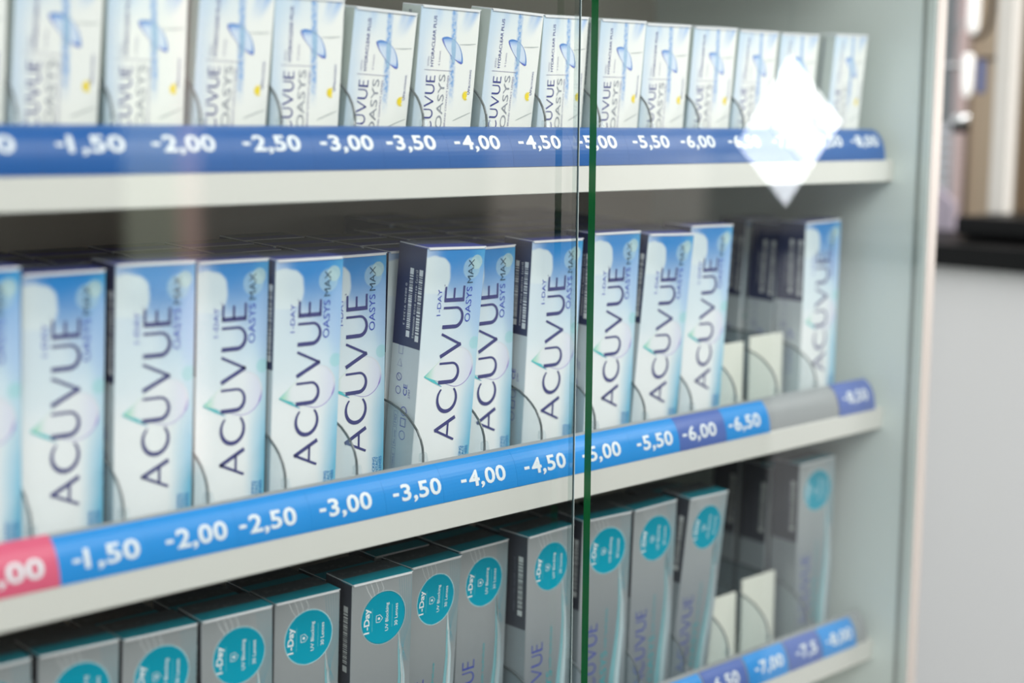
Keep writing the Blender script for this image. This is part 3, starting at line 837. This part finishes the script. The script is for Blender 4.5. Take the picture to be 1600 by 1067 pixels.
# wall the glass doors mirror, with a dark door and added glowing strips
wall_m = mat('light_grey_plaster', srgb(206, 204, 194), .8, vary=.06, vscale=3)
brown_m = mat('dark_brown_veneer', srgb(78, 60, 50), .5, vary=.2, vscale=5)
bm = bmesh.new(); add_box(bm, -2.5, 6, -2.2, -2.05, 0, 3); structure(obj('wall_front', bm, wall_m))
bm = bmesh.new(); add_box(bm, -2.5, 6, -2.05, -2.03, 0, .88, .004); structure(obj('trim_3', bm, mat('charcoal_wainscot', srgb(58, 56, 56), .7, vary=.1)))
bm = bmesh.new(); add_box(bm, 3.2, 4.15, -2.05, -2.02, .95, 1.27, .004); structure(obj('added_glow_panel', bm, mat('warm_glow_panel', srgb(210, 204, 194), .5, emit=(srgb(236, 228, 216), 1.0))))  # glowing panel added so its reflection lightens the dark gap above the boxes
bm = bmesh.new(); add_box(bm, .95, 1.93, -2.05, -2.00, 0, 2.2, .004); dr = structure(obj('door_1', bm, brown_m))
bm = bmesh.new(); add_tube(bm, [(1.08, -2.0, 1.0), (1.08, -1.95, 1.0), (1.20, -1.95, 1.0)], .01); obj('door_handle', bm, rail_grey, dr)
strip_m = mat('green_glow_strip', srgb(200, 206, 186), .3, emit=(srgb(214, 222, 196), 1.15))
bm = bmesh.new(); add_box(bm, 1.95, 2.10, -2.05, -2.03, .4, 2.4); strip_o = structure(obj('added_glow_strip', bm, strip_m))  # glowing strip added for the grey-green brightness mirrored in the left pane
bm = bmesh.new(); add_box(bm, 2.10, 2.16, -2.05, -2.02, .4, 2.4); obj('added_pink_glow', bm, mat('pink_glow_strip', srgb(226, 196, 184), .6, emit=(srgb(240, 206, 194), 1.7)), strip_o)  # pink glow added in place of a lit door frame mirrored in the glass
# square lamp hung by one corner, mirrored in the right pane
lp = empty('hanging_lamp', (1.167, .486, EYE - .004), 'white diamond-shaped lamp mirrored as a bright lozenge in the right glass door', 'lamp')
ax = Vector((-.81, .587, 0)); rt = Vector((.587, .81, 0))          # facing direction and its sideways axis
def lamp_pt(px, pz, d=0): q = rt * px + Vector((0, 0, pz)) + ax * d; return q
T, Rr, B, Lf = (0, .0660), (.0470, .0070), (0, -.0700), (-.0455, -.0145)
def lerp(a, b, k): return (a[0] + (b[0] - a[0]) * k, a[1] + (b[1] - a[1]) * k)
def slab(name, quad, d0, d1, m):
    bm = bmesh.new(); a = [bm.verts.new(lamp_pt(*q, d0)) for q in quad]; b = [bm.verts.new(lamp_pt(*q, d1)) for q in quad]
    bm.faces.new(a); bm.faces.new(b[::-1])
    for i in range(4): bm.faces.new((a[i], a[(i + 1) % 4], b[(i + 1) % 4], b[i]))
    return obj(name, bm, m, lp)
glow = mat('white_lamp_glow', (1, 1, 1), .5, emit=((1, 1, 1), 10.0))
glow2 = mat('cool_lamp_glow', (.9, .95, 1), .5, emit=((.88, .93, 1), 7.8))
slab('lamp_diffuser', [T, Rr, lerp(Rr, B, .20), lerp(T, Lf, .22)], .004, .008, glow)
slab('lamp_diffuser', [lerp(T, Lf, .25), lerp(Rr, B, .23), lerp(Rr, B, .56), lerp(T, Lf, .62)], .004, .008, glow)
slab('lamp_diffuser', [lerp(T, Lf, .64), lerp(Rr, B, .58), B, Lf], .004, .008, glow2)
slab('lamp_back', [T, Rr, B, Lf], -.010, .003, rail_grey)
bm = bmesh.new(); add_tube(bm, [(0, 0, .064), (0, 0, 1.62)], .0010, 6); obj('cord', bm, acrylic_edge, lp)

# right-hand wall beyond the counter
beige = mat('beige_wall_paint', srgb(186, 168, 144), .7, vary=.12, vscale=3)
bm = bmesh.new(); add_box(bm, 1.792, 1.848, 0.72, 2.5, 0, 2.4); structure(obj('wall_right', bm, beige))
bm = bmesh.new(); add_box(bm, 1.7836, 1.792, 1.0369, 1.372, 1.3, 1.916); w2 = structure(obj('window_2', bm, mat('smoky_window_pane', srgb(140, 144, 146), .25, vary=.1)))
bm = bmesh.new()
for i in range(7): add_box(bm, 1.7808, 1.7875, 1.0369, 1.372, 1.2171 + i * .01232, 1.2275 + i * .01232, .001)
obj('blind', bm, mat('white_blind_slats', srgb(222, 224, 228), .6, vary=.03), w2)
bm = bmesh.new(); add_box(bm, 1.7797, 1.792, 1.0369, 1.372, 1.2003, 1.216, 0.00112); obj('blue_sill', bm, mat('blue_sill_paint', srgb(150, 172, 204), .5, vary=.05), w2)
bm = bmesh.new(); add_box(bm, 1.7724, 1.792, 1.0261, 1.0367, 0, 1.944, 0.00112); structure(obj('trim_1', bm, mat('lilac_trim_paint', srgb(216, 194, 192), .5, vary=.04)))
bm = bmesh.new(); add_box(bm, 1.7808, 1.792, 0.728, 0.9503, 1.132, 1.944, 0.00112); structure(obj('trim_2', bm, mat('brown_wood_panel', srgb(128, 104, 76), .6, vary=.25, vscale=9)))

black = mat('black_lacquer', srgb(16, 16, 17), .45, spec=.2, vary=.15, vscale=8)
whitep = mat('white_cabinet_paint', srgb(226, 224, 224), .5, vary=.02, vscale=4)
chrome = mat('chrome', (.8, .8, .8), .12, 1.0, vary=.05)
ct = empty('counter', (1.6, 0.832, 0), 'white counter with a thick black top at the right edge beyond the cabinet', 'counter')
def kpart(par, name, bm, m, **k):
    for v in bm.verts: v.co -= par.location
    return obj(name, bm, m, par, **k)
bm = bmesh.new(); add_box(bm, 1.424, 1.76, 0.288, 1.664, 0, 1.1573, 0.00128); kpart(ct, 'counter_body', bm, whitep)
bm = bmesh.new(); add_box(bm, 1.408, 1.7792, 0.2688, 1.6832, 1.1573, 1.1797, 0.00192); kpart(ct, 'counter_top', bm, black)
ins = empty('eye_instrument', (1.568, 0.8, 1.1797), 'blurred examination instrument with white column and black base on the counter', 'instrument')
bm = bmesh.new(); add_box(bm, 1.4976, 1.664, 0.6528, 0.8544, 1.1797, 1.1861, 0.00128); add_box(bm, 1.472, 1.6768, 0.64, 0.8525, 1.1861, 1.2053, 0.00256); kpart(ins, 'base', bm, black)
bm = bmesh.new(); add_box(bm, 1.536, 1.5545, 0.8313, 0.8518, 1.2053, 1.62, 0.00256); kpart(ins, 'column', bm, mat('ivory_column_paint', srgb(226, 220, 212), .45, vary=.03))
bm = bmesh.new(); add_tube(bm, [(1.5616, 0.8947, 1.1797), (1.5616, 0.8947, 1.556)], 0.00288, 12); kpart(ins, 'stand_rod', bm, mat('bronze_rod', srgb(150, 132, 120), .4, .3, vary=.1))
capsule_glow = mat('capsule_glow_white', srgb(250, 248, 244), .3, emit=((1, .97, .94), .45))  # faint added glow imitates the bright highlights on the white capsules
blue_h = mat('slate_blue_housing', srgb(104, 116, 160), .4, vary=.1)
bm = bmesh.new(); add_lathe(bm, [(0.00032, -0.03328), (0.00384, -0.03136), (0.00608, -0.02688), (0.00653, -0.0192), (0.00653, 0.032), (0.00512, 0.0384), (0.00032, 0.04032)], 20, (1.5392, 0.8813, 1.4312)); kpart(ins, 'capsule_highlight', bm, capsule_glow)
bm = bmesh.new(); add_tube(bm, [(1.5488, 0.8864, 1.4728), (1.5488, 0.8781, 1.476), (1.5488, 0.8666, 1.4664), (1.5488, 0.8646, 1.428), (1.5488, 0.8685, 1.4037), (1.5488, 0.8781, 1.3954), (1.5488, 0.8864, 1.3973)], 0.00269, 10); kpart(ins, 'mirror_frame', bm, black)
bm = bmesh.new(); add_lathe(bm, [(0.00032, -0.0256), (0.0032, -0.02368), (0.00544, -0.01792), (0.00608, -0.00768), (0.00627, 0.01792), (0.00544, 0.02176), (0.00032, 0.02304)], 20, (1.5392, 0.8851, 1.3557)); kpart(ins, 'capsule_highlight', bm, capsule_glow)
bm = bmesh.new(); add_box(bm, 1.5437, 1.5514, 0.8691, 0.8781, 1.3352, 1.3742, 0.00192); kpart(ins, 'housing', bm, blue_h)
bm = bmesh.new(); add_tube(bm, [(1.5456, 0.8781, 1.373), (1.5456, 0.8518, 1.3717)], 0.00224, 8); kpart(ins, 'bracket', bm, mat('dark_bracket', srgb(78, 66, 60), .5, vary=.1))
bm = bmesh.new(); add_tube(bm, [(1.5456, 0.8909, 1.3653), (1.5456, 0.9011, 1.3653), (1.5456, 0.9037, 1.3653), (1.5456, 0.9152, 1.3659), (1.5456, 0.9158, 1.3659)], [0.00243, 0.00243, 0.00371, 0.00422, 0.00256], 12); kpart(ins, 'chrome_bar', bm, chrome)
bm = bmesh.new(); add_tube(bm, [(1.5552, 0.912, 1.3973), (1.5552, 0.9075, 1.4075), (1.5552, 0.9011, 1.4126), (1.5552, 0.8934, 1.4114)], 0.00141, 8); kpart(ins, 'wire_hook', bm, chrome)
bm = bmesh.new(); add_lathe(bm, [(0.00032, 0.0), (0.0096, 0.0), (0.01056, 0.00256), (0.01056, 0.01024), (0.00832, 0.01216), (0.00032, 0.01216)], 20, (1.5488, 0.896, 1.3013)); kpart(ins, 'focus_knob', bm, chrome)
bm = bmesh.new(); add_lathe(bm, [(0.00032, -0.00832), (0.00768, -0.00832), (0.00992, -0.00576), (0.00992, -0.00013), (0.00032, -0.00013)], 20, (1.5488, 0.896, 1.3013)); kpart(ins, 'knob_grip', bm, black)
bm = bmesh.new(); prism_x(bm, [(0.9363, 1.1798), (0.9792, 1.1798), (0.9792, 1.2296), (0.96, 1.2296), (0.9363, 1.2104)], 1.6096, 1.6192); o = obj('leaflet_holder', bm, mat('lilac_card', srgb(196, 184, 198), .5, vary=.05))
tag(o, 'pale lilac leaflet holder standing on the black counter top beside the post', 'holder')
